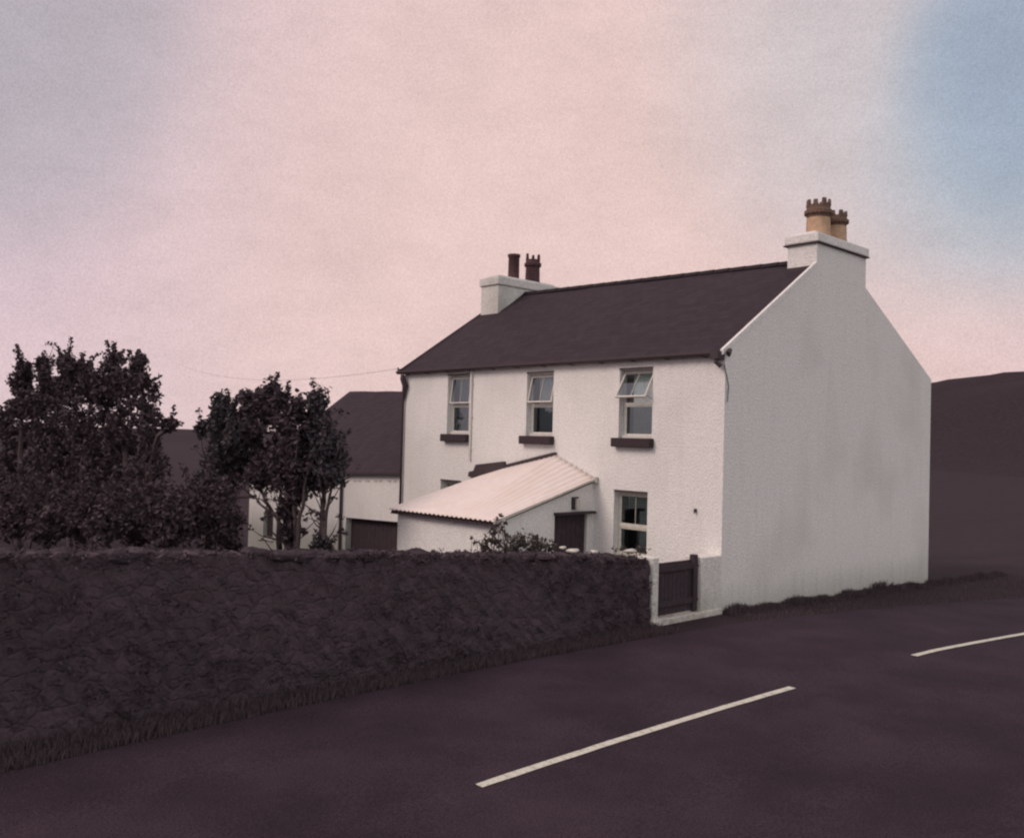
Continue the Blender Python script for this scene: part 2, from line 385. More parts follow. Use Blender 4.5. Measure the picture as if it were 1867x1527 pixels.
# eaves gutter, brackets, downpipes
m = MB()
prof = [(-.20,4.955),(-.205,4.91),(-.175,4.875),(-.13,4.865),(-.09,4.89),(-.08,4.95),(-.095,4.95),(-.11,4.90),(-.14,4.885),(-.17,4.895),(-.188,4.92),(-.185,4.955)]
m.prism([(-L-.14,y,z) for y, z in prof], (L+.06,0,0)); gut = m.build('gutter', BLACK, house)
m = MB()
for k in range(12): x = -L+.2+k*.88; MB().box(x,x+.03,-.19,-.002,4.855,4.87).build('gutter_bracket', BLACK, gut)
MB().box(-.20,-.02,-.22,.02,4.80,4.95).build('gutter_end', BLACK, gut)
m = MB(); m.tube([(-.1,-.12,4.86),(-.1,-.16,4.74),(-.02,-.1,4.66)], .045); m.tube([(-.02,.12,4.9),(.09,.0,4.97)], .05); m.build('gutter_outlet', BLACK, gut)
m = MB(); m.tube([(.005,-.05,4.7),(.02,.02,4.5),(.03,.08,4.3),(.03,.05,4.0)], .009, 5); m.build('cable', BLACK, house)
m = MB(); m.tube([(-10.25,-.14,4.86),(-10.25,-.13,4.75),(-10.2,-.07,4.55),(-10.26,-.06,4.35),(-10.30,-.06,4.1),(-10.30,-.06,-.3)], [.05,.075,.085,.06,.034,.034]); m.build('downpipe', BLACK, house, smooth=True)
m = MB(); m.tube([(-7.44,-.035,4.86),(-7.44,-.035,2.62)], .026)
for z in (4.5, 3.7, 2.9): m.box(-7.49,-7.39,-.035,-.001,z,z+.03)
m.build('downpipe', PAINT, house)
m = MB(); m.box(-10.62,-10.33,-.05,.0,4.97,5.03); m.tube([(-10.62,-.03,5.0),(-10.62,-.03,5.07)], .02); m.build('wire_bracket', BLACK, house)
m = MB(); m.box(-.62,-.58,-.05,0.0,1.86,1.93); m.tube([(-.6,-.04,1.93),(-.6,-.06,1.84)], .012, 6); m.build('wall_hook', BLACK, house)
# chimneys
def stack(x0, x1, y0, y1, z0, zc, zt, capo, mt, label):
    m = MB(); n = 6
    m.box(x0,x1,y0,y1,z0,zc); s = m.build('chimney', mt, house); s['label'] = label
    m = MB(); m.box(x0-capo,x1+capo,y0-capo,y1+capo,zc-.004+.004,zt)
    m.prism([(x0+.1,y0+.1,zt),(x1-.1,y0+.1,zt),(x1-.1,y1-.1,zt),(x0+.1,y1-.1,zt)], (0,0,.07)); m.build('chimney_cap', mt, s, bevel=.025)
    return s
cr = stack(-.70, .0015, 3.31, 5.53, 6.88, 7.60, 7.80, .055, WHITE, 'broad white chimney stack on the road gable')
m = MB(); m.box(-.78,.063,3.25,5.59,7.575,7.60); m.build('drip_course', LEAD, cr)
cl = stack(-L+.004, -9.58, 2.66, 5.15, 6.3, 7.62, 7.86, .05, CHIM, 'stained white chimney stack at the far end of the roof')
m = MB(); m.prism([(-9.575,2.75,6.7),(-9.575,2.75,6.83),(-9.575,3.72,7.53),(-9.575,3.72,7.42)], (.03,0,0)); m.prism([(-9.57,2.62,6.62),(-9.57,2.62,6.70),(-10.3,2.62,6.70),(-10.3,2.62,6.62)],(0,.05,0)); m.build('flashing', LEAD, cl)
m = MB(); m.prism([(-.70-.03,3.26,6.88),(-.70-.03,3.26,6.97),(-.70-.03,3.75,7.28),(-.70-.03,3.75,7.2)], (.03,0,0)); m.box(-.72,-.06,3.27,3.305,6.98,7.09); m.build('flashing', LEAD, cr)
def crown_pot(x, y, z0, h, r_, mt, rim, parent, spikes=8):
    m = MB(); m.lathe([(r_*.98,0),(r_*1.02,h*.03),(r_*.97,h*.1),(r_*.95,h*.40),(r_*.93,h*.5)], (x,y,z0)); p = m.build('chimney_pot', mt, parent, smooth=True)
    m = MB(); m.lathe([(r_*.92,h*.48),(r_*.95,h*.56),(r_*1.14,h*.60),(r_*1.14,h*.69),(r_*.98,h*.72),(r_*.95,h*.82),(r_*.78,h*.82),(r_*.74,h*.4)], (x,y,z0))
    for k in range(spikes):
        a = 2*math.pi*(k+.3)/spikes; hh = h*random.uniform(.14,.22)
        c, s = math.cos(a), math.sin(a); q = r_*.9
        px_, py_ = x+q*c, y+q*s; w = r_*.2
        base = [(px_-s*w+c*.02,py_+c*w+s*.02,z0+h*.81),(px_+s*w+c*.02,py_-c*w+s*.02,z0+h*.81),(px_+s*w-c*.04,py_-c*w-s*.04,z0+h*.81),(px_-s*w-c*.04,py_+c*w-s*.04,z0+h*.81)]
        m.add(base+[(b[0]*.75+px_*.25, b[1]*.75+py_*.25, z0+h*.81+hh) for b in base], [(0,1,2,3),(4,5,6,7),(0,1,5,4),(1,2,6,5),(2,3,7,6),(3,0,4,7)])
    m.build('pot_rim', rim, p); return p
crown_pot(-.38, 4.03, 7.86, .85, .27, POT, SOOT, cr)
crown_pot(-.38, 4.80, 7.86, .74, .26, POT, SOOT, cr)
m = MB(); m.lathe([(.17,0),(.165,.66),(.19,.68),(.19,.75),(.15,.75),(.14,.3)], (-9.95,3.58,7.92)); m.build('chimney_pot', POTDARK, cl, smooth=True)
crown_pot(-9.95, 4.36, 7.92, .86, .23, POTDARK, POTDARK, cl, 6)

def boards(o, along, h, nrm, n, gap=.012, t=.015):
    # one sheet of vertical boards with V joints, front and back
    m = MB(); L2 = along.length; a = along.normalized(); prof = []
    for k in range(n):
        w0, w1 = L2*k/n, L2*(k+1)/n
        prof += [(w0+gap/2, t), (w1-gap/2, t), (w1, 0)]
    prof = [(0, t)]+prof[1:-1]
    front = [o+a*s_+nrm*d for s_, d in prof]; back = [o+a*L2-nrm*.03, o-nrm*.03]
    ring = front+back
    return m.prism([tuple(p) for p in ring], (0,0,h))
# windows -------------------------------------------------------------
def window(o, tilt=0, upstairs=True, curtains=True, mt=PAINT, bar=True, full=True):
    a, b, c, d = o; y0, y1 = .15, .21; fr = .045; mid = c+(d-c)*(.50 if upstairs else .46)
    cz = c+.06
    m = MB()   # outer frame + transom
    m.box(a,a+fr,y0,y1,cz,d-.07); m.box(b-fr,b,y0,y1,cz,d-.07); m.box(a,b,y0-.01,y1,d-.07,d); m.box(a+fr,b-fr,y0,y1,mid-.03,mid+.03)
    w = m.build('window', mt, house, bevel=.004)
    m = MB(); m.box(a,b,y0-.06,y1,c+.002,cz); m.build('window_board', mt, w)
    # lower light
    lw = MB(); s = .03; x0, x1, z0, z1 = a+fr, b-fr, cz, mid-.03
    lw.box(x0,x0+s,y0+.01,y1-.01,z0,z1); lw.box(x1-s,x1,y0+.01,y1-.01,z0,z1); lw.box(x0+s,x1-s,y0+.01,y1-.01,z0,z0+s); lw.box(x0+s,x1-s,y0+.01,y1-.01,z1-s,z1)
    lw.build('lower_sash', mt, w)
    MB().quad((x0+s,.18,z0+s),(x1-s,.18,z0+s),(x1-s,.18,z1-s),(x0+s,.18,z1-s)).build('pane', GLASS, w, fix=False)
    # upper light, hinged at its head
    x0, x1, z0, z1 = a+fr, b-fr, mid+.03, d-.07; h = z1-z0; ca, sa = math.cos(tilt), math.sin(tilt)
    def tr(p):
        dz = p[2]-z1; dy = p[1]-.15
        return (p[0], .15+dy*ca+dz*sa, z1+dz*ca-dy*sa)
    u = MB(); yo = (.115,.16) if tilt else (.16,.2)
    u.box(x0,x0+s,yo[0],yo[1],z0,z1); u.box(x1-s,x1,yo[0],yo[1],z0,z1); u.box(x0+s,x1-s,yo[0],yo[1],z0,z0+s); u.box(x0+s,x1-s,yo[0],yo[1],z1-s,z1)
    if bar: u.box((x0+x1)/2-.005,(x0+x1)/2+.005,yo[0]+.01,yo[1]-.005,z0+s,z1-s)
    u.v = [tr(p) for p in u.v]; u.build('upper_sash', mt, w)
    yg = sum(yo)/2
    MB().quad(*[tr(p) for p in [(x0+s,yg,z0+s),(x1-s,yg,z0+s),(x1-s,yg,z1-s),(x0+s,yg,z1-s)]]).build('pane', GLASS, w, fix=False)
    if tilt: 
        m = MB(); p = tr((x1-.01,.14,z0+.05)); m.tube([p,(x1-.01,.17,z0+.02)], .006, 5); m.build('window_stay', BLACK, w)
    if curtains:
        n = 40; m = MB(); xa, xb = a+.2, b-.02
        for i in range(n+1):
            x = xa+(xb-xa)*i/n; y = .235+.014*math.sin(i*1.25)+.008*math.sin(i*2.9)
            m.v += [(x,y,cz-.05),(x,y,d-.05)]
        m.f = [(2*i,2*i+2,2*i+3,2*i+1) for i in range(n)]; m.build('net_curtain', CURTAIN, w, fix=False, smooth=True)
        n = 12; m = MB()
        for i in range(n+1):
            x = a-.02+.22*i/n; y = .222+.006*math.sin(i*1.7)
            m.v += [(x,y,cz-.05),(x,y,d-.05)]
        m.f = [(2*i,2*i+2,2*i+3,2*i+1) for i in range(n)]; m.build('drape', DRAPE, w, fix=False, smooth=True)
    # sill
    if upstairs:
        m = MB(); m.box(a-.09,b+.06,-.15,.14,c-.19,c); m.build('sill', DARKSTONE, w, bevel=.018)
        m = MB(); m.box(a,b,-.02,-.001,d,d+.035); m.build('head_drip', LEAD, w)
    else:
        m = MB(); m.box(a-.05,b+.05,-.06,.14,c-.1,c); m.build('sill', PAINT, w, bevel=.01)
        m = MB(); m.box(a,b,-.015,-.001,d,d+.03); m.build('head_drip', LEAD, w)
    return w
w = window(openings[0], R(7)); w['label'] = 'far upstairs window, top light barely open'
w = window(openings[1], R(13)); w['label'] = 'middle upstairs window, top light ajar'
w = window(openings[2], R(31)); w['label'] = 'upstairs window nearest the road, top light wide open'
window(openings[3], 0, False, False, OLDPAINT)
w = window(openings[4], 0, False, False, OLDPAINT); w['label'] = 'dark ground floor window with cream frame'

# ------------------------------------------------------------------ lean-to porch
por = empty('lean_to', 'white lean-to with corrugated roof and dark side door against the farmhouse front', 'porch')
X0, X1, YE = -6.6, -3.27, -2.76
def topz(x):
    pts = [(-6.95,2.28),(-6.1,2.50),(-4.43,2.86),(-3.25,2.40)]
    for (a, za), (b, zb) in zip(pts, pts[1:]):
        if x <= b: return za+(zb-za)*(x-a)/(b-a)
    return pts[-1][1]
m = MB()
m.quad((X0,YE,-.6),(X1,YE,-.6),(X1,YE,1.53),(X0,YE,1.53))
# side wall toward the road with a door opening
dy0, dy1, dz = -1.19, -.20, 1.64
def sz(y): return 1.53+(2.30-1.53)*(y-YE)/(0-YE)
m.add([(X1,YE,-.6),(X1,dy0,-.6),(X1,dy0,sz(dy0)),(X1,YE,1.53)], [(0,1,2,3)])
m.add([(X1,dy0,dz),(X1,dy1,dz),(X1,dy1,sz(dy1)),(X1,dy0,sz(dy0))], [(0,1,2,3)])
m.add([(X1,dy1,-.6),(X1,0,-.6),(X1,0,2.30),(X1,dy1,sz(dy1))], [(0,1,2,3)])
m.quad((X1,dy0,-.6),(X1-.12,dy0,-.6),(X1-.12,dy0,dz),(X1,dy0,dz)); m.quad((X1,dy1,-.6),(X1,dy1,dz),(X1-.12,dy1,dz),(X1-.12,dy1,-.6)); m.quad((X1,dy0,dz),(X1-.12,dy0,dz),(X1-.12,dy1,dz),(X1,dy1,dz))
m.quad((X0,0,-.6),(X0,YE,-.6),(X0,YE,1.53),(X0,0,2.25))
m.build('wall', WHITE, por, fix=False)
# corrugated roof
CORR = mat('painted_corrugated_iron', (.70,.62,.58), (.76,.68,.64), scale=5, rough=.7, bump=.03, c3=(.70,.60,.54), s3=1.1)
m = MB(); NX, NY = 46*6, 16
for j in range(NY+1):
    q = j/NY
    for i in range(NX+1):
        t = i/NX; xe = -6.72+(-3.17+6.72)*t; xt = -6.97+(-3.22+6.97)*t
        x = xe+(xt-xe)*q; ze = 1.575+.02*t; z = ze+(topz(xt)-ze)*q
        z += .014*math.sin(t*2*math.pi*24)
        m.v.append((x, -2.95+2.94*q, z))
m.f = [(j*(NX+1)+i, j*(NX+1)+i+1, (j+1)*(NX+1)+i+1, (j+1)*(NX+1)+i) for j in range(NY) for i in range(NX)]
pr = m.build('roof', CORR, por, fix=False, smooth=True); s = pr.modifiers.new('s', 'SOLIDIFY'); s.thickness = .012
m = MB()
prof = [(-6.70, 1.47)]
for k in range(24):
    x = -6.72+3.55*(k+.78)/24; prof += [(x-.055,1.515),(x-.04,1.55),(x+.04,1.55),(x+.055,1.515)]
prof += [(-3.20,1.515),(-3.20,1.53-.05)]
m.prism([(a,-2.90,b) for a, b in prof], (0,.13,0)); m.build('eaves_filler', BLACK, pr, fix=True)
m = MB(); m.prism([(-3.205,-2.93,1.535),(-3.205,-2.93,1.575),(-3.205,-.03,2.40),(-3.205,-.03,2.355)], (.03,0,0)); m.box(-3.22,-3.15,-.1,-.012,2.30,2.42); m.build('verge_board', OLDPAINT, pr)
m = MB(); P2 = [(-7.42,2.22),(-7.40,2.34),(-7.22,2.38),(-7.14,2.53),(-6.13,2.645),(-6.09,2.565),(-4.43,2.915),(-4.40,2.86),(-6.1,2.49),(-6.95,2.29),(-7.2,2.22)]
m.prism([(x,-.09,z) for x, z in P2], (0,.085,0)); m.build('flashing', LEAD, pr)
dr = boards(Vector((X1-.08,dy0,-.3)), Vector((0,dy1-dy0,0)), dz+.3, Vector((1,0,0)), 7).build('door', TIMBER, por)
m = MB(); m.box(X1,X1+.14,dy0-.03,-.06,dz,dz+.05); m.build('door_hood', TIMBER, por)
m = MB(); m.box(X1,X1+.03,-.70,-.50,1.97,2.0); m.box(X1,X1+.05,-.70,-.63,1.74,1.97); lam = m.build('wall_lantern', BLACK, por)
m = MB(); m.box(X1+.002,X1+.09,-.63,-.52,1.75,1.96); m.build('lantern_glass', OLDPAINT, lam)

# ------------------------------------------------------------------ barn
barn = empty('barn', 'long low white barn with slate roof behind the trees at the farmhouse\'s far end', 'barn')
BX0, BX1, BY, BR = -20.25, -10.42, .5, 4.6
def bz(x): return 1.80+(x-BX0)*.042
def brz(x): return 4.72
eL, eR = bz(BX0), bz(BX1)
door = (-13.88,-10.9,.70); win = (-19.15,-18.45,-.42,.42)
m = MB()
m.quad((BX0,BY,-1.3),(win[0],BY,-1.3),(win[0],BY,bz(win[0])),(BX0,BY,eL))
m.quad((win[0],BY,-1.3),(win[1],BY,-1.3),(win[1],BY,win[2]),(win[0],BY,win[2]))
m.quad((win[0],BY,win[3]),(win[1],BY,win[3]),(win[1],BY,bz(win[1])),(win[0],BY,bz(win[0])))
m.quad((win[1],BY,-1.3),(door[0],BY,-1.3),(door[0],BY,bz(door[0])),(win[1],BY,bz(win[1])))
m.quad((door[0],BY,door[2]-.04),(door[1],BY,door[2]+.06),(door[1],BY,bz(door[1])),(door[0],BY,bz(door[0])))
m.quad((door[1],BY,-1.3),(BX1,BY,-1.3),(BX1,BY,eR),(door[1],BY,bz(door[1])))
m.quad((door[0],BY,-1.3),(door[0],BY+.35,-1.3),(door[0],BY+.35,door[2]),(door[0],BY,door[2])); m.quad((door[0],BY,door[2]-.04),(door[0],BY+.35,door[2]-.04),(door[1],BY+.35,door[2]+.06),(door[1],BY,door[2]+.06))
m.quad((door[1],BY,-1.3),(door[1],BY+.35,-1.3),(door[1],BY+.35,door[2]),(door[1],BY,door[2]))
for a, b in (((win[0],win[2]),(win[0],win[3])),((win[0],win[3]),(win[1],win[3])),((win[1],win[3]),(win[1],win[2])),((win[1],win[2]),(win[0],win[2]))):
    m.quad((a[0],BY,a[1]),(b[0],BY,b[1]),(b[0],BY+.3,b[1]),(a[0],BY+.3,a[1]))
for x, e, g in ((BX0,eL,4.66),(BX1,eR,4.66)):
    m.add([(x,BY,-1.3),(x,BY,e),(x,BR,g),(x,8.7,e),(x,8.7,-1.3)], [(0,1,2,3,4)])
m.quad((BX1,8.7,-1.3),(BX0,8.7,-1.3),(BX0,8.7,eL),(BX1,8.7,eR))
m.build('wall', WHITE, barn, fix=False)
roof_b = roof_mesh('roof', ((BX0-.12,BY-.1,bz(BX0)-.02),(BX0-.12,BR,4.86),(BX1+.06,BR,4.66),(BX1+.06,BY-.1,bz(BX1)-.02)),
          ((BX1+.06,8.8,1.9),(BX1+.06,BR,4.658),(BX0-.12,BR,4.858),(BX0-.12,8.8,1.9)), barn)
bd = boards(Vector((door[0],BY+.22,-1.2)), Vector((door[1]-door[0],0,0)), 1.9+.05, Vector((0,-1,0)), 14).build('door', TIMBER, barn)
m = MB(); m.box(win[0]+.02,win[1]-.02,BY+.14,BY+.18,win[2]+.02,win[3]-.02); bw = m.build('window', TIMBER, barn)
m = MB(); m.box(win[0]-.08,win[1]+.08,BY-.05,BY+.1,win[2]-.1,win[2]); m.build('sill', OLDPAINT, bw)
x = -14.1
m = MB(); m.tube([(x,BY-.16,bz(x)-.08),(x,BY-.06,bz(x)-.3),(x,BY-.06,-1.2)], .045); m.build('downpipe', BLACK, barn)
m = MB(); m.prism([(BX0,BY-.18,bz(BX0)-.09),(BX0,BY-.18,bz(BX0)-.02),(BX0,BY-.08,bz(BX0)-.02),(BX0,BY-.08,bz(BX0)-.09)], (BX1-BX0,0,eR-eL)); m.build('gutter', BLACK, barn)
m = MB(); rnd = random.Random(3)
for k in range(9):
    x = -13.9+k*.36+rnd.uniform(-.1,.1); MB().box(x,x+rnd.uniform(.04,.22),BY-.02,BY+.01,bz(x)-.30,bz(x)-.26+rnd.uniform(0,.03)).build('stone_stub', OLDPAINT, barn)

# ------------------------------------------------------------------ gate, posts, threshold
gate = empty('garden_gate', 'dark close-boarded wooden gate between the white posts beside the house corner', 'gate')
gy0, gy1 = -1.86, -.66
boards(Vector((-.12,gy0+.06,.13)), Vector((0,gy1-gy0-.16,0)), .925, Vector((1,0,0)), 9).build('board_panel', TIMBER, gate)
m = MB(); [MB().box(-.105,-.07,gy0+.07,gy1-.12,z,z+.1).build('rail', TIMBER, gate) for z in (.28,.9)]
MB().box(-.15,-.07,gy0,gy0+.07,.12,1.15).build('gate_stile', TIMBER, gate, bevel=.008)
MB().box(-.16,-.05,gy1-.12,gy1,.12,1.15).build('gate_stile', TIMBER, gate, bevel=.008)
m = MB()
for z in (.33,.95): MB().tube([(-.06,gy1-.03,z),(-.06,gy1+.05,z)], .014, 6).build('hinge', BLACK, gate)
m = MB(); m.tube([(-.06,gy0+.03,.86),(-.045,gy0+.14,.86)], .01, 6); m.build('latch', BLACK, gate)
def gpost(y0, y1, zt, label, x0=-.36):
    m = MB(); n = 5; m.box(x0,.012,y0,y1,-.1,zt); o = m.build('gate_post', OLDWHITE, None, bevel=.025)
    return tag(o, label, 'gate post', 'white posts of the garden gate')
OLDWHITE = wall_mat('old_limewash', (.62,.61,.57), (.74,.73,.70), (.50,.49,.44), low=.4)
gpost(-2.05, -1.88, 1.19, 'slim stained white gate post at the end of the dark garden wall')
gpost(-.63, -.003, 1.10, 'broad white gate pier built against the farmhouse corner')
m = MB(); m.box(-.4,.05,-2.07,.02,-.1,.105); tag(m.build('doorstep', PALE, None, bevel=.012), 'narrow pale concrete step under the garden gate', 'step')

# ------------------------------------------------------------------ roadside garden wall
def wtop(y):
    pts = [(-2.05,1.12),(-3.34,1.30),(-5.75,1.46),(-7.5,1.60),(-9.76,1.75),(-12.2,1.92),(-20,2.3)]
    for (a, za), (b, zb) in zip(pts, pts[1:]):
        if y >= b: return za+(zb-za)*(y-a)/(b-a)
    return 2.3
m = MB(); rnd = random.Random(11); NYW, NZW = 180, 14
# one continuous rubble face: grid displaced stone by stone
ring = [(0.0,0)]
for i in range(NYW+1):
    y = -2.055-18*i/NYW; t = wtop(y)+rnd.uniform(-.05,.03)
    sec = []
    for j in range(NZW+1): sec.append((-.0-.06*j/NZW+rnd.uniform(-.03,.02), -.1+(t+.1)*j/NZW))
    sec += [(-.2, t+rnd.uniform(-.02,.05)), (-.38, t+rnd.uniform(-.03,.03))]
    for j in range(5): sec.append((-.46-.02*j/4, t-(t+.2)*(j+1)/5))
    for x, z in sec: m.v.append((x, y+rnd.uniform(-.02,.02) if 0 < i else y, z))
    S = len(sec)
for i in range(NYW):
    for j in range(S-1): m.f.append((i*S+j, i*S+j+1, (i+1)*S+j+1, (i+1)*S+j))
m.f.append(tuple(range(S)))
gw = m.build('garden_wall', STONE, None)
tag(gw, 'dark overgrown rubble stone wall running along the road from the gate', 'wall')
# coping stones
m = MB()
def rock(m, c, r_, sq=(1,1,.6), rnd=random):
    ph = [rnd.uniform(0,6) for _ in range(3)]; vs = []; fs = []; A, B = 9, 6
    for j in range(B+1):
        for i in range(A):
            a = 2*math.pi*i/A; b = math.pi*j/B; q = 1+.18*math.sin(3*a+ph[0])*math.sin(b)+.12*math.sin(2*a+ph[1]+2*b)
            vs.append((c[0]+r_*sq[0]*q*math.cos(a)*math.sin(b), c[1]+r_*sq[1]*q*math.sin(a)*math.sin(b), c[2]+r_*sq[2]*q*math.cos(b)))
    for j in range(B):
        for i in range(A): fs.append((j*A+i, j*A+(i+1) % A, (j+1)*A+(i+1) % A, (j+1)*A+i))
    m.add(vs, fs)
y = -2.2
while y > -19.5:
    r_ = rnd.uniform(.09,.2); rock(m, (-.22+rnd.uniform(-.05,.05), y, wtop(y)-.03), r_, (1.1,rnd.uniform(.8,1.3),rnd.uniform(.35,.6)), rnd); y -= r_*rnd.uniform(1.3,1.8)
m.build('coping_stones', COPE, gw)
for k, (px, py, r_, lab) in enumerate([(1045,1004,.075,'long pale stone lying on the wall top in front of the lean-to door'),(1082,1006,.07,'small pale stone on the wall top, right of the long pale one'),(1026,998,.05,'tiny pale stone at the wall top below the left edge of the lean-to door'),(1150,1004,.075,'pale stone on the wall top below the dark ground floor window')]):
    p = at(px, py, 0, -.25); m = MB(); rock(m, (0,0,0), r_, (1,1.9 if r_ > .07 else 1.3,.5), rnd); o = m.build('pale_stone', PALE, None, smooth=True); o.location = (p.x,p.y,p.z)
    tag(o, lab, 'stone', 'pale stones on the garden wall')

# ------------------------------------------------------------------ vegetation
def leaf(vs, fs, c, n, t, s, w=.55):
    """small folded leaf: two triangles-ish quads"""
    b = t.cross(n); i = len(vs)
    vs += [c-t*s*.5, c+b*s*w*.5+n*s*.08, c+t*s*.5, c-b*s*w*.5+n*s*.08]
    fs.append((i,i+1,i+2,i+3))
def rv(rnd):
    while True:
        v = Vector((rnd.uniform(-1,1), rnd.uniform(-1,1), rnd.uniform(-1,1)))
        if .05 < v.length < 1: return v.normalized()
def cluster(vs, fs, c, r_, k, size, rnd, flat=.8):
    for _ in range(k):
        d = rv(rnd)*r_*rnd.random()**.5; d.z *= flat
        n = (rv(rnd)+Vector((0,0,.7))).normalized(); t = n.cross(rv(rnd)).normalized()
        leaf(vs, fs, c+d, n, t, size*rnd.uniform(.6,1.3))
def tree(name, label, cat, base, lobes, stems, leafsize=.13, dens=1.0, seed=1, shoots=10, mt=LEAF, group=None, trunkr=.12, shootlen=1.0):
    """lobes: [(centre, rx, rz)], stems: [polyline]; twigs tie each lobe to the stems"""
    rnd = random.Random(seed); base = Vector(base)
    root = empty(name, label, cat, base, group)
    vs, fs = [], []; tm = MB()
    sides = []
    for st in stems:
        for i in range(len(st)-1):
            for _ in range(3):
                p = Vector(st[i]).lerp(Vector(st[i+1]), rnd.random()); e = p+Vector((rnd.uniform(-.6,.6),rnd.uniform(-.5,.5),rnd.uniform(.15,.8))); q = p.lerp(e,.5)+rv(rnd)*.08
                tm.tube([p-base, q-base, e-base], [.022,.014,.006], 5); sides.append(e-base)
    for e in sides: cluster(vs, fs, e, .12, 8, leafsize*.9, rnd)
    for st in stems:
        st = [Vector(p)-base for p in st]; n = len(st)
        pts = []
        for i in range(n-1):
            for q in range(4): pts.append(st[i].lerp(st[i+1], q/4)+rv(rnd)*.025)
        pts.append(st[-1])
        tm.tube(pts, [trunkr*(1-.75*i/(len(pts)-1)) for i in range(len(pts))], 7)
    ends = [Vector(p)-base for st in stems for p in st[1:]]
    tw = MB()
    for (c, rx, rz) in lobes:
        c = Vector(c)-base; near = min(ends, key=lambda e: (e-c).length) if ends else Vector((c.x,c.y,0))
        mid = near.lerp(c, .5)+rv(rnd)*.1
        tm.tube([near, mid, c], [.045,.035,.02], 5)
        nk = int(95*dens*max(.3, rx*rx*rz))+12
        for _ in range(nk):
            d = rv(rnd); q = rnd.random()**.4; d = Vector((d.x*rx*q, d.y*rx*q*.9, d.z*rz*q))
            cluster(vs, fs, c+d, rnd.uniform(.12,.26), rnd.randint(16,26), leafsize, rnd)
        for _ in range(max(2, int(shoots*rx))):        # upright leafy shoots breaking the outline
            a = rnd.uniform(0, 6.28); e = rnd.uniform(.1, 1.4)
            d = Vector((math.cos(a)*math.cos(e)*rx, math.sin(a)*math.cos(e)*rx, math.sin(e)*rz))
            s0 = c+d*.75; ln = rnd.uniform(.25,.65)*shootlen; dr = (d.normalized()*.7+Vector((0,0,.8))+rv(rnd)*.25).normalized()
            tw.tube([s0, s0+dr*ln*.5+rv(rnd)*.03, s0+dr*ln], [.012,.009,.004], 4, False)
            k = int(ln/.07)
            for i in range(k+1):
                cluster(vs, fs, s0+dr*ln*i/k, rnd.uniform(.05,.11), 5, leafsize, rnd)
    nl = len(fs); b0 = len(vs); vs += [Vector(v) for v in tw.v]; fs += [tuple(i+b0 for i in f) for f in tw.f]
    me = bpy.data.meshes.new('crown'); me.from_pydata([tuple(v) for v in vs], [], fs); me.materials.append(mt); me.materials.append(BARK)
    me.polygons.foreach_set('material_index', [0]*nl+[1]*(len(fs)-nl))
    o = bpy.data.objects.new('crown', me); col.objects.link(o); o.parent = root
    if tm.v: tm.build('trunk', BARK, root, smooth=True)
    return root
def px_lobes(lst, y):
    out = []
    for (px, py, rpx, rpy) in lst:
        p = at(px, py, 1, y); dpt = (p-CAM).dot(fw); s = dpt/FPX; out.append((p, rpx*s, rpy*s))
    return out
def P(px, py, y): return at(px, py, 1, y)
G1 = 'trees and tall shrubs at the left'
def ptree(name, label, cat, y, basepx, lobes, stems, **k):
    b = P(basepx, 1000, y); b.z = gz(b.x, b.y)-.05
    lb = px_lobes(lobes, y); sts = []
    for st in stems: sts.append([Vector((P(st[0], 1000, y).x, y, b.z))]+[P(q[0], q[1], y+(q[2] if len(q) > 2 else 0)) for q in st[1:]])
    return tree(name, label, cat, b, lb, sts, **k)
# middle trees in front of the barn
ptree('tree', 'round leafy tree with several dark stems, between the barn window and the barn door', 'tree', -4.6, 528,
      [(495,722,22,28),(520,745,30,32),(470,748,28,26),(538,750,9,24),(480,790,45,38),(535,795,42,40),(500,840,60,34),(445,832,36,34),(545,850,30,30),(475,872,26,16),(458,728,14,14),(412,880,36,40),(395,920,36,45),(520,870,34,20),(440,780,30,30),(526,925,9,22),(530,970,10,24),(540,900,10,14)],
      [[528,(530,930),(520,870),(505,790),(497,735)],[540,(546,950),(556,900),(560,850)],[518,(510,955),(487,915),(470,890),(455,850)],[533,(528,900),(540,800),(540,760)],[512,(508,950),(512,900),(500,850)],[545,(538,960),(535,900),(548,860)],[535,(530,950),(480,925),(462,905)]],
      seed=3, leafsize=.14, trunkr=.062, group=G1, dens=.62, shootlen=.5)
ptree('tree', 'slender forked tree standing against the barn wall just left of the barn door', 'tree', -4.2, 590,
      [(578,735,10,20),(568,765,12,24),(588,790,18,26),(575,830,28,32),(605,838,26,26),(590,868,26,16),(612,868,12,14),(560,790,18,26),(604,815,18,26),(560,840,26,26),(588,992,12,8),(575,880,8,8)],
      [[583,(586,950),(588,900),(575,850),(572,790),(577,740)],[592,(592,950),(602,900),(612,872),(605,830)],[588,(590,930),(596,880),(592,800)]],
      seed=5, leafsize=.13, trunkr=.05, group=G1, mt=LEAF2, shoots=18, dens=.5, shootlen=.7)
ptree('tall_shrub', 'small spiky shrub top between the two big tree crowns', 'shrub', -5.0, 410,
      [(402,738,11,16),(412,762,22,20),(408,790,28,24),(420,825,40,30),(400,850,44,40),(370,782,6,6),(440,800,30,30)],
      [[410,(408,900),(405,820),(402,745)],[395,(390,880),(372,790)]], seed=8, leafsize=.13, trunkr=.05, group=G1, mt=LEAF2, shoots=14)
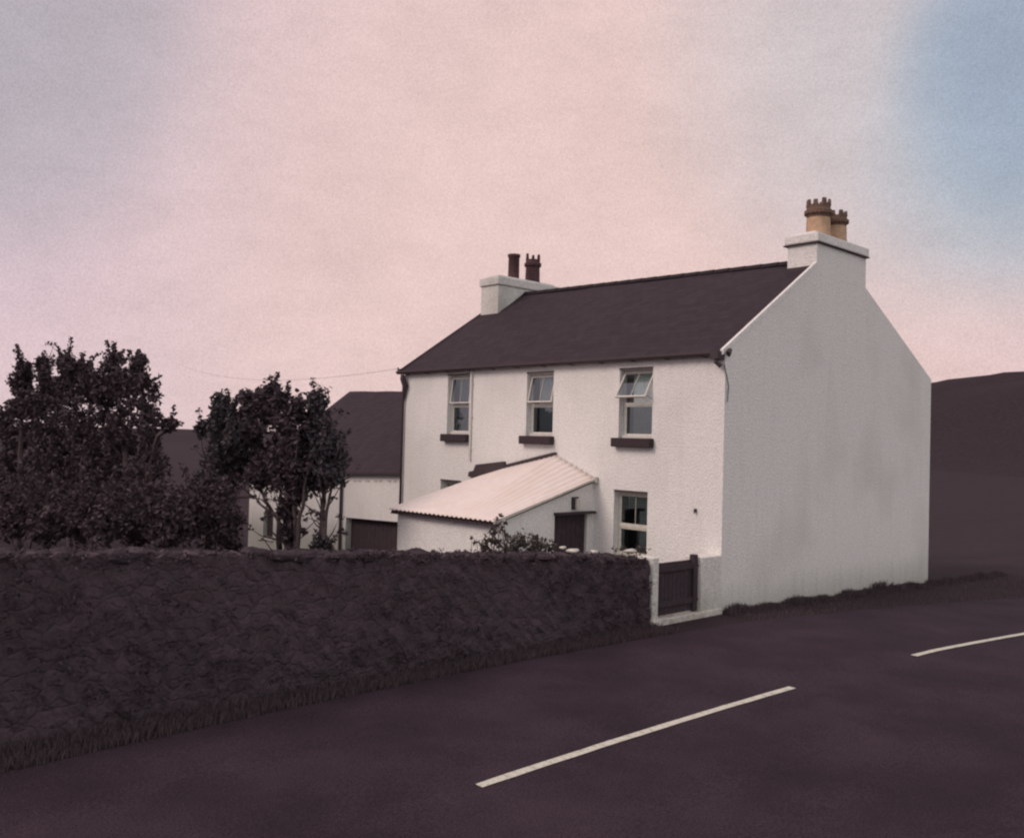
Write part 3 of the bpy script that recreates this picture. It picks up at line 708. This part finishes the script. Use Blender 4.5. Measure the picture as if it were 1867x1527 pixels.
# left group
ptree('tree', 'tallest dark tree of the left group, its ragged right side against the sky', 'tree', -5.2, 235,
      [(208,668,24,26),(252,670,12,30),(235,705,45,34),(262,735,30,40),(200,740,45,40),(230,790,52,42),(272,792,14,16),(308,774,11,6),(210,850,66,50),(275,860,40,45),(240,920,66,60)],
      [[235,(235,900),(225,780),(208,680)],[245,(255,880),(262,740),(253,650)],[250,(270,860),(290,795),(318,770)]], seed=12, leafsize=.14, trunkr=.12, group=G1, shoots=16, shootlen=.7)
ptree('tree', 'flat topped dark tree left of the tallest one', 'tree', -5.6, 130,
      [(122,665,16,18),(145,680,25,22),(165,700,20,20),(125,705,25,25),(140,745,48,36),(120,800,60,45),(170,800,50,40),(182,705,20,24),(100,720,22,18),(130,880,70,60)],
      [[130,(132,880),(138,760),(124,665)],[140,(150,860),(165,720)]], seed=15, leafsize=.14, trunkr=.11, group=G1, shoots=12)
ptree('tall_shrub', 'narrow upright shrub with a thin spire between two rounder tops', 'shrub', -5.9, 80,
      [(78,665,6,14),(82,690,9,16),(85,720,18,20),(80,765,32,32),(85,830,45,45),(70,900,50,50)],
      [[80,(82,850),(84,740),(77,655)]], seed=18, leafsize=.12, trunkr=.06, group=G1, shoots=22)
ptree('tree', 'pointed dark tree at the far left edge of the photo', 'tree', -6.2, 35,
      [(42,675,12,18),(38,700,20,20),(42,735,26,28),(60,740,18,20),(30,780,40,32),(12,770,14,22),(20,840,50,45),(10,910,55,55)],
      [[35,(36,880),(40,760),(42,665)]], seed=21, leafsize=.14, trunkr=.11, group=G1, shoots=14)
# lower dark bushes filling the garden
G2 = 'dark bushes behind the garden wall'
for k, (px, py, rp, y, lab) in enumerate([(55,925,60,-8.6,'dark bush behind the wall, leftmost of the row'),(170,925,60,-8.2,'dark bush behind the wall, second from the left'),
        (285,930,58,-7.4,'dark bush behind the wall below the tallest tree'),(375,915,58,-6.2,'dark bush behind the wall, left of the barn corner'),(400,968,34,-4.8,'low dark bush behind the wall at the barn corner')]):
    ptree('bush', lab, 'bush', y, px, [(px,py,rp,rp*.9),(px-rp*.5,py+30,rp*.7,rp*.6),(px+rp*.5,py+34,rp*.7,rp*.55)], [[px,(px,py+20)]], seed=30+k, leafsize=.12, trunkr=.05, group=G2, dens=1.5)
# rose bush by the wall
def shrubby(name, label, cat, x, pts, seed, mt=LEAFR, ls=.07, group=None, petals=0, stems=None, jit=.05):
    rnd = random.Random(seed); base = at(pts[0][0], 1010, 0, x); base.z = gz(x, base.y)
    root = empty(name, label, cat, base, group); vs, fs = [], []; tm = MB(); pv, pf = [], []
    for (px, py, k, rr) in pts:
        e = at(px, py, 0, x+rnd.uniform(-.1,.1)); b0 = Vector((x+rnd.uniform(-.1,.1), e.y+rnd.uniform(-.25,.25), base.z))
        mid = b0.lerp(e, .6)+rv(rnd)*.08
        tm.tube([b0-base, mid-base, e-base], [.014,.01,.004], 5)
        for q in range(4): cluster(vs, fs, mid.lerp(e, q/3)-base+rv(rnd)*jit, rr, k, ls, rnd)
        if petals and rnd.random() < petals: cluster(pv, pf, e-base, .035, 14, .05, rnd)
    me = bpy.data.meshes.new('leaves'); me.from_pydata([tuple(v) for v in vs], [], fs); me.materials.append(mt)
    o = bpy.data.objects.new('leaves', me); col.objects.link(o); o.parent = root
    tm.build('stems', BARK, root)
    if pv:
        me = bpy.data.meshes.new('blossom'); me.from_pydata([tuple(v) for v in pv], [], pf); me.materials.append(PETAL)
        o = bpy.data.objects.new('blossom', me); col.objects.link(o); o.parent = root
    return root
shrubby('rose_bush', 'thin straggly rose bush standing in front of the lean-to corner', 'bush', -.8,
        [(905,950,8,.06),(912,945,7,.05),(920,948,5,.04),(900,962,9,.07),(893,972,10,.08),(880,982,12,.1),(870,990,10,.08),(890,988,14,.12),(912,962,9,.06),(925,985,12,.1),(903,985,14,.12),(860,986,6,.05),(915,998,16,.12),(898,1000,16,.12),(880,1002,14,.1),(908,972,9,.07)], 4, petals=.18, ls=.09)
shrubby('bush', 'low leafy bush behind the wall in front of the lean-to door', 'bush', -.9,
        [(p, q+r_, 24, .14) for p, q, r_ in [(935,988,0),(945,983,0),(955,985,4),(962,980,0),(972,986,0),(980,982,3),(990,990,0),(1000,994,0),(950,1000,0),(970,1002,0),(990,1004,0),(930,1002,0),(1010,1002,0),(940,994,0),(960,992,0),(975,996,0),(985,986,0),(948,977,0)]], 6, petals=.12, ls=.09)
shrubby('bush', 'small scrubby plant behind the wall just left of the slim gate post', 'bush', -.7,
        [(p, q, 9, .1) for p, q in [(1120,1008),(1135,1004),(1150,1002),(1160,1000),(1168,1003),(1172,996),(1178,1008),(1145,1010)]], 9, petals=.15)
# scrub and ivy over the wall: uncountable
rnd = random.Random(5); vs, fs = [], []
y = -2.2
while y > -19:
    for _ in range(5):
        c = Vector((rnd.uniform(-.42,.02), y+rnd.uniform(-.1,.1), wtop(y)+rnd.uniform(-.08,.035)))
        cluster(vs, fs, c, rnd.uniform(.05,.10), 8, .055, rnd)
    for _ in range(9):
        z = rnd.uniform(.0,.99)*wtop(y)
        if math.sin(y*1.7+z*1.3)+math.sin(y*.63+2*z+1)+rnd.uniform(-1,1) < -.5: continue
        cluster(vs, fs, Vector((.025, y+rnd.uniform(-.1,.1), z)), rnd.uniform(.06,.14), 9, .05, rnd, 1)
    y -= .11
me = bpy.data.meshes.new('ivy'); me.from_pydata([tuple(v) for v in vs], [], fs); me.materials.append(LEAF)
o = bpy.data.objects.new('ivy', me); col.objects.link(o); tag(o, 'ivy and weeds covering the dark roadside garden wall', 'ivy', kind='stuff')
# grass along the foot of the gable, the wall and the road edge
rnd = random.Random(8); vs, fs = [], []
def blade(x, y, z, h, w):
    a = rnd.uniform(0, 6.28); l_ = rnd.uniform(0,.5)*h; dx, dy = math.cos(a), math.sin(a); i = len(vs)
    vs.extend([(x-dy*w,y+dx*w,z-.02),(x+dy*w,y-dx*w,z-.02),(x+dx*l_*.4+dy*w*.7,y+dy*l_*.4-dx*w*.7,z+h*.6),(x+dx*l_,y+dy*l_,z+h),(x+dx*l_*.4-dy*w*.7,y+dy*l_*.4+dx*w*.7,z+h*.6)])
    fs.append((i,i+1,i+2,i+3,i+4))
def cl(t): return .5+.5*math.sin(t*2.1)*math.sin(t*.77+1)
for _ in range(9000):
    y = rnd.uniform(-.0, 14); x = .02+abs(rnd.gauss(0,.16)); h = rnd.uniform(.04,.14)*(.6+cl(y*2))*(1.0 if x < .3 else .6)
    blade(x, y, gz(x, y), h, .006)
for _ in range(16000):
    y = rnd.uniform(-18, -2.1); x = .03+rnd.uniform(0,1)*(max(.1, road_c(y)-3.0)); blade(x, y, gz(x, y), rnd.uniform(.04,.14), .006)
for _ in range(5000):
    y = rnd.uniform(0, 18); c = road_c(y)-2.95; x = rnd.uniform(.1, 1)*c; blade(x, y, gz(x, y), rnd.uniform(.03,.09), .006)
for _ in range(160):
    y = rnd.gauss(6.3,.25); blade(.05+abs(rnd.gauss(0,.05)), y, gz(.1, y), rnd.uniform(.12,.3), .007)
me = bpy.data.meshes.new('grass'); me.from_pydata(vs, [], fs); me.materials.append(GRASSB)
o = bpy.data.objects.new('grass', me); col.objects.link(o); tag(o, 'ragged grass along the foot of the gable wall and road edge', 'grass', kind='stuff')
# overhead wire
m = MB(); a = Vector((-10.62,-.03,5.04)); b = Vector((-46,8,7.4)); pts = []
for i in range(25):
    q = i/24; p = a.lerp(b, q); p.z -= 1.1*4*q*(1-q)*.6; pts.append(p)
m.tube(pts, .0045, 5); tag(m.build('overhead_wire', BLACK), 'thin sagging wire running left from the far eaves corner of the farmhouse', 'wire')

# ------------------------------------------------------------------ light
SUN_EL, SUN_AZ = R(38), math.atan2(-.35, -.94)   # direction the light comes from (x, y)
sd = Vector((-.35, -.94, 0)).normalized()*math.cos(SUN_EL); sd.z = math.sin(SUN_EL)
sl = bpy.data.lights.new('sun', 'SUN'); sl.energy = 1.65; sl.angle = R(25); sl.color = (1, .82, .72)
so = bpy.data.objects.new('sun', sl); col.objects.link(so); so.rotation_euler = (-sd).to_track_quat('-Z', 'Y').to_euler(); so.location = (-20,-40,30)
w = bpy.data.worlds.new("World"); sc.world = w; w.use_nodes = True; nt = w.node_tree; n = nt.nodes; l = nt.links
bg = n['Background']; bg.inputs['Strength'].default_value = .1
sky = n.new('ShaderNodeTexSky'); sky.sky_type = 'NISHITA'; sky.sun_disc = False; sky.sun_elevation = SUN_EL
sky.sun_rotation = math.atan2(sd.x, sd.y); sky.dust_density = 2
tc = n.new('ShaderNodeTexCoord')
def vm(op, a, b=None, s=None):
    x = n.new('ShaderNodeVectorMath'); x.operation = op
    l.new(a, x.inputs[0])
    if b is not None:
        if isinstance(b, (tuple, Vector)): x.inputs[1].default_value = tuple(b)
        else: l.new(b, x.inputs[1])
    if s is not None: x.inputs['Scale'].default_value = s
    return x
def mixc(f, a, b):
    x = n.new('ShaderNodeMixRGB')
    for i, v in (('Fac', f), ('Color1', a), ('Color2', b)):
        if isinstance(v, tuple): x.inputs[i].default_value = (*v, 1)
        elif isinstance(v, (int, float)): x.inputs[i].default_value = v
        else: l.new(v, x.inputs[i])
    return x.outputs[0]
nz = n.new('ShaderNodeTexNoise'); nz.inputs['Scale'].default_value = 2.2; nz.inputs['Detail'].default_value = 6; nz.inputs['Roughness'].default_value = .55
l.new(tc.outputs['Generated'], nz.inputs['Vector'])
def dpatch(d, r_in, r_out, noise=.02):
    return patch(0, 0, r_in, r_out, noise, Vector(d).normalized())
def patch(px, py, r_in, r_out, noise=.06, d=None):
    """soft patch of cloud or clear sky around a compass direction"""
    d = d or ray(px, py).normalized()
    dt = vm('DOT_PRODUCT', tc.outputs['Generated'], d).outputs['Value']
    ad = n.new('ShaderNodeMath'); ad.operation = 'MULTIPLY_ADD'; l.new(nz.outputs['Fac'], ad.inputs[0]); ad.inputs[1].default_value = noise; l.new(dt, ad.inputs[2])
    mr = n.new('ShaderNodeMapRange'); mr.interpolation_type = 'SMOOTHSTEP'; l.new(ad.outputs[0], mr.inputs['Value'])
    mr.inputs['From Min'].default_value = math.cos(r_out)+noise*.5; mr.inputs['From Max'].default_value = math.cos(r_in)+noise*.5
    return mr.outputs[0]
def L_(r_, g, b): # srgb 0-255 -> linear, x10 because the background strength is 0.1
    f = lambda c: ((c/255+.055)/1.055)**2.4 if c > 10 else c/255/12.92
    return (f(r_)*10, f(g)*10, f(b)*10)
c = mixc(patch(1130, 480, R(2), R(36), .05), L_(216,194,203), L_(230,201,196))
c = mixc(patch(-60, 0, R(0), R(15), .02), c, L_(182,174,182))
c = mixc(patch(1750, 60, R(0), R(19), .02), c, L_(204,195,198))
c = mixc(patch(1960, 200, R(0), R(12), .02), c, L_(178,186,197))
c = mixc(dpatch((1,-.25,.35), R(25), R(85)), c, L_(244,240,240))  # added bright area of unseen sky, lifts the light on the road gable
rp = patch(1950, 90, R(0), R(9.6), .02)
sk = mixc(.88, sky.outputs[0], L_(160,173,192))
rp2 = n.new('ShaderNodeMath'); rp2.operation = 'MULTIPLY'; rp2.inputs[1].default_value = .8; l.new(rp, rp2.inputs[0])
c = mixc(rp2.outputs[0], c, sk)
# low peach band along the horizon
sp = n.new('ShaderNodeSeparateXYZ'); l.new(tc.outputs['Generated'], sp.inputs[0])
mr = n.new('ShaderNodeMapRange'); mr.interpolation_type = 'SMOOTHSTEP'; l.new(sp.outputs['Z'], mr.inputs['Value']); mr.inputs['From Min'].default_value = .0; mr.inputs['From Max'].default_value = .22; mr.inputs['To Min'].default_value = .35; mr.inputs['To Max'].default_value = 0
c = mixc(mr.outputs[0], c, L_(229,200,195))
# mottled cloud texture
n2 = n.new('ShaderNodeTexNoise'); n2.inputs['Scale'].default_value = 9; n2.inputs['Detail'].default_value = 10; n2.inputs['Roughness'].default_value = .72
mp = n.new('ShaderNodeMapping'); mp.inputs['Scale'].default_value = (1,1,2.0); l.new(tc.outputs['Generated'], mp.inputs['Vector']); l.new(mp.outputs[0], n2.inputs['Vector'])
r2 = n.new('ShaderNodeMapRange'); l.new(n2.outputs['Fac'], r2.inputs['Value']); r2.inputs['From Min'].default_value = .3; r2.inputs['From Max'].default_value = .7; r2.inputs['To Min'].default_value = .93; r2.inputs['To Max'].default_value = 1.07
n3 = n.new('ShaderNodeTexNoise'); n3.inputs['Scale'].default_value = 520; n3.inputs['Detail'].default_value = 2; l.new(tc.outputs['Generated'], n3.inputs['Vector'])
r3 = n.new('ShaderNodeMapRange'); l.new(n3.outputs['Fac'], r3.inputs['Value']); r3.inputs['From Min'].default_value = .25; r3.inputs['From Max'].default_value = .75; r3.inputs['To Min'].default_value = .89; r3.inputs['To Max'].default_value = 1.11
mu = n.new('ShaderNodeMath'); mu.operation = 'MULTIPLY'; l.new(r2.outputs[0], mu.inputs[0]); l.new(r3.outputs[0], mu.inputs[1])
sca = n.new('ShaderNodeVectorMath'); sca.operation = 'SCALE'; l.new(c, sca.inputs[0]); l.new(mu.outputs[0], sca.inputs['Scale'])
l.new(sca.outputs[0], bg.inputs['Color'])

for o in bpy.data.objects:
    if o.type == 'EMPTY' and o.location.length > 0: pass
sc.view_settings.view_transform = 'Standard'; sc.view_settings.look = 'None'; sc.view_settings.exposure = 0; sc.view_settings.gamma = 1
sc.render.film_transparent = False
sc.cycles.filter_width = 2.3
